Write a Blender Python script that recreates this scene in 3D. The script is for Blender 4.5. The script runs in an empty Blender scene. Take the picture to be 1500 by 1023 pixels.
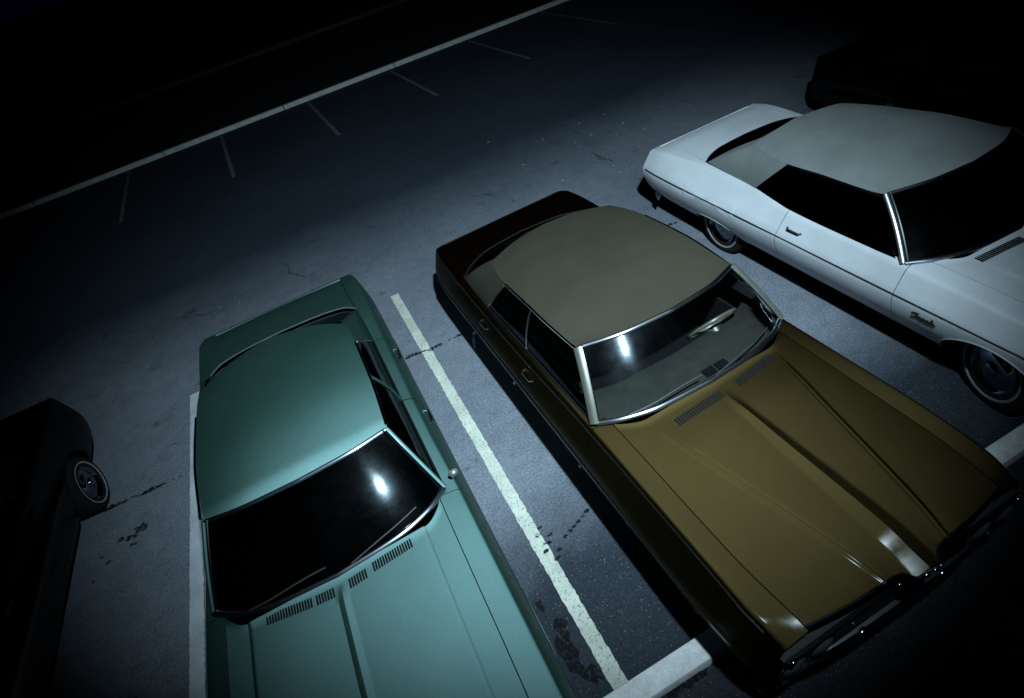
import bpy, math, random
import numpy as np
from mathutils import Vector, Matrix

S = bpy.context.scene
COL = S.collection

# ------------------------------------------------------------------ camera
R_CW = np.array([[0.0]])          # placeholder, filled below
def camera():
    f = 832.907
    c = np.array([750.0, 511.5])
    a = np.array([280.0, -80.0]) - c
    b = np.array([4791.0, -1526.6]) - c
    dy = np.array([a[0], a[1], f]); dy /= np.linalg.norm(dy)
    dx = np.array([b[0], b[1], f]); dx /= np.linalg.norm(dx)
    dx -= dy * (dx @ dy); dx /= np.linalg.norm(dx)
    dz = np.cross(dx, dy)
    # rows: camera right, up, back expressed in world axes
    right = Vector((dx[0], dy[0], dz[0])); down = Vector((dx[1], dy[1], dz[1])); fwd = Vector((dx[2], dy[2], dz[2]))
    m = Matrix.Identity(4)
    for i, v in enumerate((right, -down, -fwd)):
        for k in range(3): m[k][i] = v[k]
    cam = bpy.data.cameras.new('camera'); o = bpy.data.objects.new('camera', cam); COL.objects.link(o)
    m.translation = Vector((0, 0, 4.0)); o.matrix_world = m
    cam.sensor_fit = 'HORIZONTAL'; cam.sensor_width = 36.0; cam.lens = f / 1500 * 36
    cam.clip_start = 0.05; cam.clip_end = 500
    S.camera = o
camera()

# ------------------------------------------------------------------ world and lamp
W = bpy.data.worlds.new('World'); S.world = W; W.use_nodes = True
bg = W.node_tree.nodes['Background']
bg.inputs[0].default_value = (0.06, 0.12, 1.0, 1); bg.inputs[1].default_value = 0.002
LAMP = Vector((0.95, 0.0, 5.9))
sl = bpy.data.lights.new('floodlight', 'SPOT'); slo = bpy.data.objects.new('floodlight', sl); COL.objects.link(slo)
sl.energy = 4850; sl.color = (0.67, 0.89, 1.0); sl.shadow_soft_size = 0.09
sl.spot_size = math.radians(80.5); sl.spot_blend = 0.96
slo.location = LAMP
slo.rotation_euler = Vector((0.10, 1.0, -1.02)).to_track_quat('-Z', 'Y').to_euler()
S.view_settings.view_transform = 'Standard'; S.view_settings.look = 'None'
S.view_settings.exposure = 0.0; S.view_settings.gamma = 1.0
S.cycles.max_bounces = 6; S.cycles.transparent_max_bounces = 12
S.cycles.use_denoising = True

# ------------------------------------------------------------------ helpers
def pchip(pts):
    x = np.array([p[0] for p in pts], float); y = np.array([p[1] for p in pts], float)
    if len(x) == 1: return lambda t: float(y[0])
    h = np.diff(x); d = np.diff(y) / h
    m = np.zeros(len(x)); m[0] = d[0]; m[-1] = d[-1]
    for i in range(1, len(x) - 1):
        if d[i-1] * d[i] > 0:
            w1 = 2*h[i] + h[i-1]; w2 = h[i] + 2*h[i-1]
            m[i] = (w1 + w2) / (w1/d[i-1] + w2/d[i])
    def f(t):
        if t <= x[0]: return float(y[0])
        if t >= x[-1]: return float(y[-1])
        i = int(np.searchsorted(x, t) - 1); s = (t - x[i]) / h[i]
        return float((1+2*s)*(1-s)**2*y[i] + s*(1-s)**2*h[i]*m[i] + s*s*(3-2*s)*y[i+1] + s*s*(s-1)*h[i]*m[i+1])
    return f

def link(name, me, parent=None, loc=(0, 0, 0)):
    o = bpy.data.objects.new(name, me); COL.objects.link(o); o.location = loc
    if parent is not None: o.parent = parent
    return o

class MB:
    """collects faces, builds one mesh"""
    def __init__(s): s.v = []; s.f = []
    def grid(s, rows, flip=False, closed=False):
        b = len(s.v); n = len(rows[0])
        for r in rows: s.v.extend([tuple(p) for p in r])
        for i in range(len(rows)-1):
            for j in range(n if closed else n-1):
                k = (j+1) % n
                q = (b+i*n+j, b+i*n+k, b+(i+1)*n+k, b+(i+1)*n+j)
                s.f.append(q[::-1] if flip else q)
        return s
    def poly(s, pts, flip=False):
        b = len(s.v); s.v.extend([tuple(p) for p in pts]); q = tuple(range(b, b+len(pts)))
        s.f.append(q[::-1] if flip else q); return s
    def box(s, c, d, rot=None):
        b = len(s.v)
        for dx in (-.5, .5):
            for dy in (-.5, .5):
                for dz in (-.5, .5):
                    p = Vector((dx*d[0], dy*d[1], dz*d[2]))
                    if rot is not None: p = rot @ p
                    s.v.append((c[0]+p.x, c[1]+p.y, c[2]+p.z))
        for q in ((0,1,3,2), (4,6,7,5), (0,4,5,1), (2,3,7,6), (0,2,6,4), (1,5,7,3)): s.f.append(tuple(b+i for i in q))
        return s
    def tube(s, pts, r, n=8, closed=False, flat=1.0, up=(0, 0, 1), cap=True):
        """swept round or flattened tube; flat scales the thickness along 'up'"""
        P = [Vector(p) for p in pts]; N = len(P); rows = []
        upv = Vector(up)
        for i in range(N):
            if closed: t = P[(i+1) % N] - P[i-1]
            else: t = P[min(i+1, N-1)] - P[max(i-1, 0)]
            t.normalize()
            side = t.cross(upv)
            if side.length < 1e-4: side = t.cross(Vector((1, 0, 0)))
            side.normalize(); u2 = side.cross(t).normalized()
            rr = r[i] if isinstance(r, (list, tuple)) else r
            rows.append([P[i] + side*(math.cos(a)*rr) + u2*(math.sin(a)*rr*flat) for a in [2*math.pi*k/n + math.pi/n for k in range(n)]])
        if closed: rows.append(rows[0])
        s.grid(rows, closed=True)
        if cap and not closed:
            s.poly(rows[0], True); s.poly(rows[-1])
        return s
    def lathe(s, prof, n=40, origin=(0, 0, 0), sx=1):
        """prof: (radius, x) spun about the X axis"""
        rows = []
        for k in range(n+1):
            a = 2*math.pi*k/n
            rows.append([(origin[0]+sx*x, origin[1]+r*math.cos(a), origin[2]+r*math.sin(a)) for r, x in prof])
        return s.grid(rows, flip=(sx < 0))
    def build(s, name, mat, parent=None, loc=(0, 0, 0), smooth=True, angle=32, mesh_only=False):
        me = bpy.data.meshes.new(name); me.from_pydata(s.v, [], s.f)
        import bmesh
        bm = bmesh.new(); bm.from_mesh(me)
        bmesh.ops.remove_doubles(bm, verts=bm.verts, dist=1e-5)
        bmesh.ops.dissolve_degenerate(bm, edges=bm.edges, dist=1e-6)
        bmesh.ops.recalc_face_normals(bm, faces=bm.faces)
        bm.to_mesh(me); bm.free()
        me.materials.append(mat)
        if smooth:
            for p in me.polygons: p.use_smooth = True
            me.set_sharp_from_angle(angle=math.radians(angle))
        me.update()
        if mesh_only: return me
        return link(name, me, parent, loc)

def lerp(a, b, t): return tuple(a[i] + (b[i]-a[i])*t for i in range(3))
def frange(a, b, n): return [a + (b-a)*i/(n-1) for i in range(n)]

def thing(name, label, cat, loc, group=None):
    o = bpy.data.objects.new(name, None); COL.objects.link(o); o.location = loc; o.empty_display_size = .3
    o['label'] = label; o['category'] = cat
    if group: o['group'] = group
    return o

# ------------------------------------------------------------------ materials
def mat(name):
    m = bpy.data.materials.new(name); m.use_nodes = True
    nt = m.node_tree; return m, nt, nt.nodes['Principled BSDF']
def noise(nt, scale, detail=4, rough=.55, vec=None):
    n = nt.nodes.new('ShaderNodeTexNoise'); n.inputs['Scale'].default_value = scale; n.inputs['Detail'].default_value = detail
    n.inputs['Roughness'].default_value = rough
    if vec is None:
        t = nt.nodes.new('ShaderNodeTexCoord'); nt.links.new(t.outputs['Object'], n.inputs['Vector'])
    else: nt.links.new(vec, n.inputs['Vector'])
    return n.outputs['Fac']
def ramp(nt, fac, stops):
    r = nt.nodes.new('ShaderNodeValToRGB'); nt.links.new(fac, r.inputs[0]); e = r.color_ramp.elements
    while len(e) < len(stops): e.new(.5)
    for i, (p, c) in enumerate(stops):
        e[i].position = p; e[i].color = (c, c, c, 1) if not isinstance(c, tuple) else tuple(c) + (1,)
    return r.outputs[0]
def mix(nt, fac, a, b, mode='MIX'):
    m = nt.nodes.new('ShaderNodeMix'); m.data_type = 'RGBA'; m.blend_type = mode
    for sock, v in ((m.inputs[0], fac), (m.inputs[6], a), (m.inputs[7], b)):
        if hasattr(v, 'links'): nt.links.new(v, sock)
        elif isinstance(v, tuple): sock.default_value = v + (1,) if len(v) == 3 else v
        else: sock.default_value = v
    return m.outputs[2]
def math_(nt, op, a, b=None, c=None):
    m = nt.nodes.new('ShaderNodeMath'); m.operation = op
    for i, v in enumerate((a, b, c)):
        if v is None: continue
        if hasattr(v, 'links'): nt.links.new(v, m.inputs[i])
        else: m.inputs[i].default_value = v
    return m.outputs[0]
def bump(nt, b, h, strength, dist=.01):
    n = nt.nodes.new('ShaderNodeBump'); n.inputs['Strength'].default_value = strength; n.inputs['Distance'].default_value = dist
    nt.links.new(h, n.inputs['Height']); nt.links.new(n.outputs[0], b.inputs['Normal'])

def paint(name, col, metallic=.6, rough=.42, coat=.5, coat_rough=.08, dirt=.25):
    m, nt, b = mat(name)
    big = ramp(nt, noise(nt, 2.2, 5, .6), [(.3, 1.0), (.75, 1.0 - dirt)])
    fine = ramp(nt, noise(nt, 90, 2), [(.3, .93), (.7, 1.05)])
    c = mix(nt, 1.0, mix(nt, 1.0, col, big, 'MULTIPLY'), fine, 'MULTIPLY')
    nt.links.new(c, b.inputs['Base Color'])
    b.inputs['Metallic'].default_value = metallic
    r = ramp(nt, noise(nt, 5, 6, .65), [(.3, rough - .05), (.7, rough + .08)])
    nt.links.new(r, b.inputs['Roughness'])
    b.inputs['Coat Weight'].default_value = coat; b.inputs['Coat Roughness'].default_value = coat_rough
    return m
def flake(name, col, dcol, alpha=.45, amount=.8, coat=.06, dirt=.2):
    # metallic lacquer: a wide, finite flake lobe over a dark pigment, under clear coat
    m, nt, b = mat(name); nt.nodes.remove(b)
    out = [n for n in nt.nodes if n.type == 'OUTPUT_MATERIAL'][0]
    big = ramp(nt, noise(nt, 2.2, 5, .6), [(.3, 1.0), (.75, 1.0 - dirt)]); fine = ramp(nt, noise(nt, 160, 2), [(.3, .90), (.7, 1.08)])
    def shade(c): return mix(nt, 1.0, mix(nt, 1.0, c, big, 'MULTIPLY'), fine, 'MULTIPLY')
    d = nt.nodes.new('ShaderNodeBsdfDiffuse'); nt.links.new(shade(dcol), d.inputs[0])
    g = nt.nodes.new('ShaderNodeBsdfGlossy'); g.distribution = 'BECKMANN'; nt.links.new(shade(col), g.inputs[0])
    g.inputs['Roughness'].default_value = alpha ** .5
    c = nt.nodes.new('ShaderNodeBsdfGlossy'); c.distribution = 'BECKMANN'
    nt.links.new(ramp(nt, noise(nt, 5, 6, .65), [(.3, .13), (.7, .24)]), c.inputs['Roughness'])
    fr = nt.nodes.new('ShaderNodeFresnel'); fr.inputs[0].default_value = 1.4
    m1 = nt.nodes.new('ShaderNodeMixShader'); m1.inputs[0].default_value = amount
    nt.links.new(d.outputs[0], m1.inputs[1]); nt.links.new(g.outputs[0], m1.inputs[2])
    m2 = nt.nodes.new('ShaderNodeMixShader'); nt.links.new(math_(nt, 'MULTIPLY', fr.outputs[0], coat), m2.inputs[0])
    nt.links.new(m1.outputs[0], m2.inputs[1]); nt.links.new(c.outputs[0], m2.inputs[2]); nt.links.new(m2.outputs[0], out.inputs[0])
    return m
def vinyl(name, col, rough=.6):
    m, nt, b = mat(name)
    v = ramp(nt, noise(nt, 1.8, 5, .6), [(.3, .8), (.7, 1.08)])
    nt.links.new(mix(nt, 1.0, col, v, 'MULTIPLY'), b.inputs['Base Color'])
    b.inputs['Roughness'].default_value = rough
    bump(nt, b, noise(nt, 260, 2), .12, .002)
    return m
def plain(name, col, rough=.6, metallic=0, spec=.5, var=.15, scale=14):
    m, nt, b = mat(name)
    v = ramp(nt, noise(nt, scale, 4), [(.3, 1 - var), (.7, 1 + var)])
    nt.links.new(mix(nt, 1.0, col, v, 'MULTIPLY'), b.inputs['Base Color'])
    b.inputs['Roughness'].default_value = rough; b.inputs['Metallic'].default_value = metallic
    b.inputs['Specular IOR Level'].default_value = spec
    return m
def glass(name, tint, haze=.02, ior=1.45):
    m, nt, b = mat(name); nt.nodes.remove(b)
    out = [n for n in nt.nodes if n.type == 'OUTPUT_MATERIAL'][0]
    tr = nt.nodes.new('ShaderNodeBsdfTransparent'); tr.inputs[0].default_value = tint + (1,)
    g = nt.nodes.new('ShaderNodeBsdfGlossy'); g.inputs['Roughness'].default_value = .012
    g2 = nt.nodes.new('ShaderNodeBsdfGlossy'); g2.inputs['Roughness'].default_value = .17
    g2.inputs[0].default_value = (.75, .9, 1, 1)
    fr = nt.nodes.new('ShaderNodeFresnel'); fr.inputs[0].default_value = ior
    m1 = nt.nodes.new('ShaderNodeMixShader'); m2 = nt.nodes.new('ShaderNodeMixShader')
    nt.links.new(fr.outputs[0], m1.inputs[0]); nt.links.new(tr.outputs[0], m1.inputs[1]); nt.links.new(g.outputs[0], m1.inputs[2])
    # a film of dust scatters a little light round the lamp's reflection
    d = ramp(nt, noise(nt, 9, 6, .7), [(.35, haze*.5), (.7, haze*1.6)])
    nt.links.new(d, m2.inputs[0]); nt.links.new(m1.outputs[0], m2.inputs[1]); nt.links.new(g2.outputs[0], m2.inputs[2])
    nt.links.new(m2.outputs[0], out.inputs[0])
    return m

CHROME = plain('chrome', (.62, .66, .7), .13, 1.0, var=.08)
FRAME = plain('brushed_trim', (.32, .35, .40), .23, 1.0, var=.1)
PILLAR = plain('pale_pillar', (.10, .105, .09), .45, .5, var=.1)
SILVER = plain('satin_trim', (.14, .16, .165), .35, .5)
DULLCHROME = plain('worn_chrome', (.42, .45, .48), .28, 1.0, var=.12)
BLACK = plain('black_plastic', (.008, .008, .009), .6)
SEAM = plain('dark_seam', (.006, .006, .007), .8, spec=.1)
RUBBER = plain('rubber', (.006, .006, .0065), .8, spec=.15)
WHITEWALL = plain('whitewall_rubber', (.17, .175, .17), .7)
DARKCABIN = plain('dark_upholstery', (.010, .011, .013), .8, spec=.2)
TANCABIN = plain('tan_upholstery', (.04, .035, .02), .6)
TANDASH = plain('tan_dashboard', (.028, .0285, .023), .5)
HUB = plain('hubcap_chrome', (.13, .15, .19), .09, 1.0, var=.1)
LENS = plain('red_lens', (.12, .006, .005), .2)
LAMPGLASS = plain('headlight_glass', (.25, .27, .3), .08, .6)

P_GREEN = flake('green_paint', (.245, .43, .435), (.024, .058, .048), .48, .5, .14, .12)
P_GOLD = flake('bronze_paint', (.062, .0445, .0165), (.010, .0050, .0012), .45, .85, .26, .15)
P_WHITE = paint('white_paint', (.42, .45, .485), 0.0, .5, .15, .2, .15)
P_BLACK = flake('black_paint', (.004, .004, .005), (.0012, .0012, .0016), .35, .5, .5)
P_NAVY = flake('midnight_paint', (.003, .003, .006), (.0010, .0011, .002), .35, .5, .5)
V_GOLD = vinyl('tan_vinyl', (.029, .0265, .0175), .55)
V_WHITE = vinyl('grey_vinyl', (.13, .145, .145), .65)
V_BLACK = plain('black_vinyl', (.0015, .0015, .002), .8, spec=.04)
G_DARK = glass('dark_window_glass', (.10, .11, .13), .012)
G_SIDE = glass('side_window_glass', (.018, .02, .026), .003, 1.16)
G_CLEAR = glass('clear_window_glass', (.70, .74, .75), .02)

# ------------------------------------------------------------------ car builder
YO = 3.2      # world y of every car's empty

def make_wheel(parent, x, y, sx, steer=0.0, R=.335):
    r = .335
    e = MB().lathe([(.19, -.09), (.26, -.10), (r-.03, -.10), (r-.006, -.085), (r, -.05), (r, .05), (r-.006, .082), (r-.03, .098), (.27, .104), (.235, .098), (.205, .085), (.19, .03)], 48, sx=sx)
    w = e.build('wheel', RUBBER, parent, (x, y, R)); w.rotation_euler.z = steer; w.scale = (1, R/.335, R/.335)
    MB().lathe([(.240, .1005), (.243, .1045), (.257, .1065), (.261, .1045)], 48, sx=sx).build('whitewall', WHITEWALL, w)
    MB().lathe([(.203, .07), (.2, .092), (.185, .085), (.172, .07), (.15, .072), (.12, .088), (.085, .098), (.06, .100), (.05, .118), (.03, .126), (0, .128)], 40, sx=sx).build('hubcap', HUB, w)
    MB().lathe([(.203, .05), (.1, .05), (0, .05)], 24, sx=sx).build('rim', BLACK, w)
    return w

def make_car(c):
    cx = c['cx']
    root = thing(c['name'], c['label'], 'car', (cx, YO, 0), c.get('group'))
    paintm, roofm, glassm, sideglass = c['paint'], c['roofm'], c['glass'], c['sideglass']
    cabin, dashm = c['cabin'], c['dash']
    L = lambda p: (p[0], p[1]-YO, p[2])                # world y -> local
    yf, yr = c['yf'], c['yr']
    w = pchip(c['w']); xs = pchip(c['xs']); zs = pchip(c['zs']); xi = pchip(c['xi']); zi = pchip(c['zi'])
    zw, pw, tuck = c['zw'], c['pw'], c['tuck']
    ywf, ywr = c['wheels']
    def zb(y):
        b = .235 + (.10*max(0, (y-yr+.75)/.75)**1.5 if y > yr-.75 else 0) + (.08*max(0, (yf+.5-y)/.5)**1.5 if y < yf+.5 else 0)
        for yw, hgt in ((ywf, c.get('front_arch', .385)), (ywr, c['rear_arch'])):
            d = abs(y-yw)/.41
            if d < 1: b = max(b, .235 + (hgt+.045)*math.sqrt(1-d*d)**.85)
        return b
    TS = [0, .105, .22, .34, .46, .56, .66, .75, .83, .90, .95]
    def X(y, z):
        W_, s, zt = w(y), xs(y), zs(y)
        if z <= zw: return W_ - tuck*((zw-z)/(zw-.235))**2
        t = min(1, (z-zw)/max(zt-zw, .01)); return W_ - (W_-s)*t**pw
    def profile(y, lip=True):
        b, zt = zb(y), zs(y)
        rad = c['rad']
        ztop = zt - rad
        pts = []
        for t in TS:
            z = b + (ztop-b)*t; pts.append((X(y, z), z))
        A = (X(y, ztop), ztop); C_ = (xs(y), zt); I = (xi(y), zi(y))
        d = math.hypot(I[0]-C_[0], I[1]-C_[1]); q = min(rad, d*.6)/max(d, 1e-6)
        B = (C_[0]+(I[0]-C_[0])*q, C_[1]+(I[1]-C_[1])*q)
        for k in range(7):
            t = k/6; pts.append(((1-t)**2*A[0]+2*t*(1-t)*C_[0]+t*t*B[0], (1-t)**2*A[1]+2*t*(1-t)*C_[1]+t*t*B[1]))
        for t in (.33, .66, 1): pts.append((B[0]+(I[0]-B[0])*t, B[1]+(I[1]-B[1])*t))
        pts.append((I[0]-.002, I[1]-.012)); pts.append((I[0]-.012, I[1]-.07))
        return pts
    # stations
    ys = set(frange(yf, yr, int((yr-yf)/.055)))
    for yw in (ywf, ywr):
        for d in (.411, .4095, .405, .398, .385, .365, .33, .28, .22, .15, .08, 0):
            ys.add(yw-d); ys.add(yw+d)
    for d in (.01, .025, .045, .07): ys.add(yf+d); ys.add(yr-d)
    doors = c['doors']
    for a, b in doors:
        ys = {y for y in ys if min(abs(y-a), abs(y-b)) > .012}; ys.add(a); ys.add(b)
    ys = sorted(ys)
    body = MB()
    prof = {y: profile(y) for y in ys}
    for sx in (-1, 1):
        for a, b in zip(ys[:-1], ys[1:]):
            mid = (a+b)/2; indoor = any(d0 < mid < d1 for d0, d1 in doors)
            pa, pb = prof[a], prof[b]; n = len(pa)
            for j in range(n-1):
                if indoor and j >= 1: continue
                body.poly([(sx*pa[j][0], a-YO, pa[j][1]), (sx*pa[j+1][0], a-YO, pa[j+1][1]), (sx*pb[j+1][0], b-YO, pb[j+1][1]), (sx*pb[j][0], b-YO, pb[j][1])], flip=sx > 0)
    # rear panel
    pe = prof[ys[-1]]; NT = len(pe)-2
    for j in range(NT-1):
        body.poly([(-pe[j][0], yr-YO, pe[j][1]), (pe[j][0], yr-YO, pe[j][1]), (pe[j+1][0], yr-YO, pe[j+1][1]), (-pe[j+1][0], yr-YO, pe[j+1][1])])
    # floor pan under the engine and the boot closes the shell
    bo = body.build('body', paintm, root, angle=c.get('sharp', 28))
    ub = MB()
    ub.box((0, (yf+yr)/2-YO, .42), (1.16, yr-yf-.30, .30))
    ub.box((0, (yf+.12+c['ws_bot'][0][1]+.1)/2-YO, .73), (1.62, c['ws_bot'][0][1]-yf-.05, .10))
    ub.box((0, (c['bl_bot'][0][1]-.3+yr-.12)/2-YO, .72), (1.56, yr-.12-c['bl_bot'][0][1]+.3, .10))
    ub.build('underbody', SEAM, root, smooth=False)
    # doors
    for (a, b) in doors:
        for sx in (-1, 1):
            d = MB(); g = .005
            st = [a+g] + [y for y in ys if a+.02 < y < b-.02] + [b-g]
            rows = [[(sx*p[0], y-YO, p[1]) for p in profile(y)[1:]] for y in st]
            d.grid(rows)
            do = d.build('door', paintm, root, angle=c.get('sharp', 28))
            hy = b - .16; hz = c['handle_z']; hx = X(hy, hz)
            h = MB(); h.tube([(sx*(hx+.004), hy-.09-YO, hz), (sx*(hx+.028), hy-.075-YO, hz), (sx*(hx+.03), hy+.05-YO, hz+.002), (sx*(hx+.004), hy+.07-YO, hz+.002)], .0095, 8, up=(0, 0, 1))
            h.box((sx*(hx+.004), hy+.085-YO, hz-.03), (.012, .02, .02))
            h.build('door_handle', c.get('handle', CHROME), do)
    # hood
    wsb = pchip([(p[0], p[1]) for p in c['ws_bot']]); yfront = pchip(c['hood_front'])
    hz = c['hood_z']
    us = sorted({round(q, 5) for q in frange(0, 1, 33)} | {.5+d for d in (-.1, -.075, -.055, -.04, -.028, -.018, -.01, -.004, .004, .01, .018, .028, .04, .055, .075, .1)} | {.008, .018, .05, .08, .12, .16, .21})
    us = [-q for q in us[:0:-1]] + us
    def hoodpt(u, v):
        y1 = wsb(abs(u)*(xi(2.3)-.008)) - .012
        y0 = yfront(abs(u)*xi(yf+.05)) + .004
        y = y0 + (y1-y0)*v; xe = xi(y)-.006; cr = c['crease'](y); a = abs(u)
        X_ = math.copysign(a/.5*cr if a < .5 else cr + (a-.5)/.5*(xe-cr), u)
        base = zi(y)
        return (X_, y-YO, base + hz(X_, y, xi(y)) + .010*max(0, (v-.965)/.035)**2)
    hood = MB(); vs = frange(0, .96, 44) + [.968, .976, .984, .992, 1]
    rows = [[hoodpt(u, v) for u in us] for v in vs]
    lipf = [(p[0], p[1]+.012, p[2]-.05) for p in rows[0]]
    lips = []
    rows = [lipf, [(p[0], p[1]-.004, p[2]-.012) for p in rows[0]]] + rows
    hood.grid(rows)
    for e in (0, -1):
        hood.grid([[r[e] for r in rows[2:]], [(r[e][0], r[e][1], r[e][2]-.04) for r in rows[2:]]])
    ho = hood.build('hood', paintm, root, angle=c.get('hood_sharp', 24))
    if c.get('hood_trim'):
        MB().tube([(p[0], p[1]-.006, p[2]+.002) for p in rows[2]], .011, 8).build('hood_trim', CHROME, ho)
    def hood_z_at(x, y): return zi(y) + hz(x, y, xi(y))
    for (x0, x1, y0, y1, n) in c['vents']:
        v = MB()
        for k in range(n):
            xa = x0 + (x1-x0)*(k+.18)/n; xb = x0 + (x1-x0)*(k+.82)/n
            t = (k+.5)/n; yc_ = y0+(y1-y0)*t; half = .033
            q = []
            for (x, y) in ((xa, yc_-half), (xb, yc_-half), (xb, yc_+half), (xa, yc_+half)): q.append((x, y-YO, hood_z_at(x, y)+.004))
            v.poly(q)
            v.grid([q+[q[0]], [(p[0], p[1], p[2]-.006) for p in q+[q[0]]]])
        v.build('cowl_vent', SEAM, ho, smooth=False)
    # boot lid
    blb = pchip([(p[0], p[1]) for p in c['bl_bot']]); deck = c['deck_z']
    rows = []
    for v in frange(0, 1, 24):
        row = []
        for u in frange(-1, 1, 41):
            y0 = blb(abs(u)*c['bl_bot'][-1][0]) + .03
            y1 = yr + .012 - .006*u*u
            y = y0 + (y1-y0)*v; x = u*(xi(y)-.006)
            row.append((x, y-YO, zi(y) + deck*(1-u*u)*(1-.5*v) - .03*max(0, v-.9)*10*.6))
        rows.append(row)
    rows.append([(p[0], p[1]+.012, p[2]-.03) for p in rows[-1]]); rows.append([(p[0], p[1]-.004, p[2]-.12) for p in rows[-1]])
    tl = MB().grid(rows)
    for e in (0, -1): tl.grid([[r[e] for r in rows[:-2]], [(r[e][0], r[e][1], r[e][2]-.04) for r in rows[:-2]]])
    tl.build('trunk_lid', paintm, root)
    # cross panel between the back glass and the lid, following the base of the glass
    pts = []
    # ---------------------------------------------------------------- greenhouse
    wt = pchip([(p[0], p[1]) for p in c['ws_top']]); wbz = c['ws_bot'][0][2]
    xbot, xtop = c['ws_bot'][-1][0], c['ws_top'][-1][0]
    wbzf = pchip([(p[0], p[2]) for p in c['ws_bot']]); wtzf = pchip([(p[0], p[2]) for p in c['ws_top']])
    rows = []
    for v in frange(0, 1, 17):
        row = []
        for u in frange(-1, 1, 41):
            a = abs(u); B = (u*xbot, wsb(a*xbot), wbzf(a*xbot)); T = (u*xtop, wt(a*xtop), wtzf(a*xtop))
            p = lerp(B, T, v); k = math.sin(math.pi*v)*c.get('ws_bulge', .012)
            row.append((p[0], p[1]-k-YO, p[2]+k))
        rows.append(row)
    wsrows = rows
    MB().grid(rows).build('windshield', glassm, root)
    # frame round the windshield
    def off(p, d=.004): return (p[0], p[1]-d, p[2]+d)
    fr = MB()
    fr.tube([off(p) for p in rows[0]], .019, 10, flat=.85, up=(0, -.6, .8)); fr.tube([off(p) for p in rows[-1]], c['head_r'], 10, flat=.8, up=(0, -.6, .8))
    fr.build('windshield_frame', c['frame'], root)
    for e in (0, -1):
        pl = MB(); sx = -1 if e == 0 else 1
        pl.tube([(p[0]+sx*.012, p[1]-.002, p[2]+.006) for p in [r[e] for r in rows]], c['pillar_r'], 8, flat=.6, up=(sx*.55, -.5, .6))
        po = pl.build('windshield_pillar', c['pillar'], root)
        MB().tube([(p[0]-sx*.018, p[1]-.012, p[2]+.016) for p in [r[e] for r in rows]], .007, 6, up=(0, -.6, .8)).build('pillar_trim', c.get('ptrim', CHROME), po)
    # wipers
    for x0, x1 in c.get('wipers', []):
        pts = []
        for k in range(9):
            t = k/8; x = x0+(x1-x0)*t; a = abs(x)
            v = .03 + .09*math.sin(math.pi*t*.5); B = (x, wsb(a), wbzf(a)); T = (x*xtop/xbot, wt(a*xtop/xbot), wtzf(a*xtop/xbot)); p = lerp(B, T, v)
            pts.append((p[0], p[1]-.018-YO, p[2]+.018))
        MB().tube(pts, .006, 6).build('wiper', c.get('wiperm', BLACK), root)
    # roof
    rail = [tuple(p) for p in c['rail']]      # (x, y, z) of the roof rail front to rear
    rx = pchip([(p[1], p[0]) for p in rail]); rz = pchip([(p[1], p[2]) for p in rail])
    yrr = pchip(c['roof_rear'])               # |u| -> y of the roof's rear edge
    rows = []; crown = c['crown']
    VV = [0, .006, .014, .024, .036, .05, .066, .09, .12, .16, .24, .34, .45, .56, .67, .77, .85, .91, .95, .98, 1]
    UU = [-1, -.985, -.96, -.92, -.87, -.8, -.7, -.58, -.45, -.3, -.15, 0, .15, .3, .45, .58, .7, .8, .87, .92, .96, .985, 1]
    def roofpt(u, v):
        a = abs(u)
        yA = wt(a*xtop) + .008; yB = yrr(a)
        y = yA + (yB-yA)*v
        zr = rz(y); zfront = wtzf(a*xtop) + .006
        zc = zr + crown*(1-a**2.4)*(1-.12*v)
        k = .38*max(0, 1-v/.30)**2.2 + .62*max(0, 1-v/.065)**1.8
        k2 = max(0, (v-.86)/.14)**2
        return (u*rx(y), y, zc*(1-k) + zfront*k - c['rear_drop']*k2*(1-.3*a))
    rows = [[L(roofpt(u, v)) for u in UU] for v in VV]
    roof = MB().grid(rows)
    # drip lip down the sides
    # C pillars, part of the roof's skin
    bx = pchip(c['belt']); bzf = zi
    ya0, ya1, yr0, yr1 = c['side_win']        # belt front, belt rear, rail front, rail rear of side glass
    yD = c['bl_bot'][-1][1]; yC = yrr(1)
    def sidept(yb, yt, t, bul=.018):
        B = (bx(yb), yb, zi(yb) - .004); T = (rx(yt)-.002, yt, rz(yt)-.003)
        p = lerp(B, T, t); return (p[0]+bul*math.sin(math.pi*t), p[1], p[2])
    def cp(a, t):
        yb = ya1+(yD-ya1)*a; yt = yr1+(yC-yr1)*a
        B = (bx(yb)+.004, yb, zi(yb)-.002) if a < 1 else (c['bl_bot'][-1][0], yD, zi(yD)+.002)
        T = (rx(yt), yt, rz(yt) - (c['rear_drop']*.7 if a >= 1 else 0)*1.0)
        T = (T[0], T[1], rz(yt) - c['rear_drop']*.7*max(0, (a-.3)/.7)**2)
        p = lerp(B, T, t); bul = .020*math.sin(math.pi*t)
        return (p[0]+bul, p[1], p[2] + c.get('sail_bulge', .03)*math.sin(math.pi*t)*a)
    for sx in (-1, 1):
        rr = [[L((sx*p[0], p[1], p[2])) for p in [cp(a, t) for t in frange(0, 1, 12)]] for a in frange(0, 1, 10)]
        roof.grid(rr)
        P1 = roofpt(c['flap'], 1); D_ = cp(1, 0); fl = []
        for t in frange(0, 1, 12):
            A_ = cp(1, t); B_ = lerp(D_, P1, t); B_ = (B_[0], B_[1], B_[2] + .02*math.sin(math.pi*t))
            fl.append([L((sx*q[0], q[1], q[2])) for q in [lerp(A_, B_, f) for f in frange(0, 1, 6)]])
        roof.grid(fl)
        # narrow roof rail above the side glass
    ro = roof.build('roof', roofm, root, angle=c.get('roof_sharp', 50))
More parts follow.
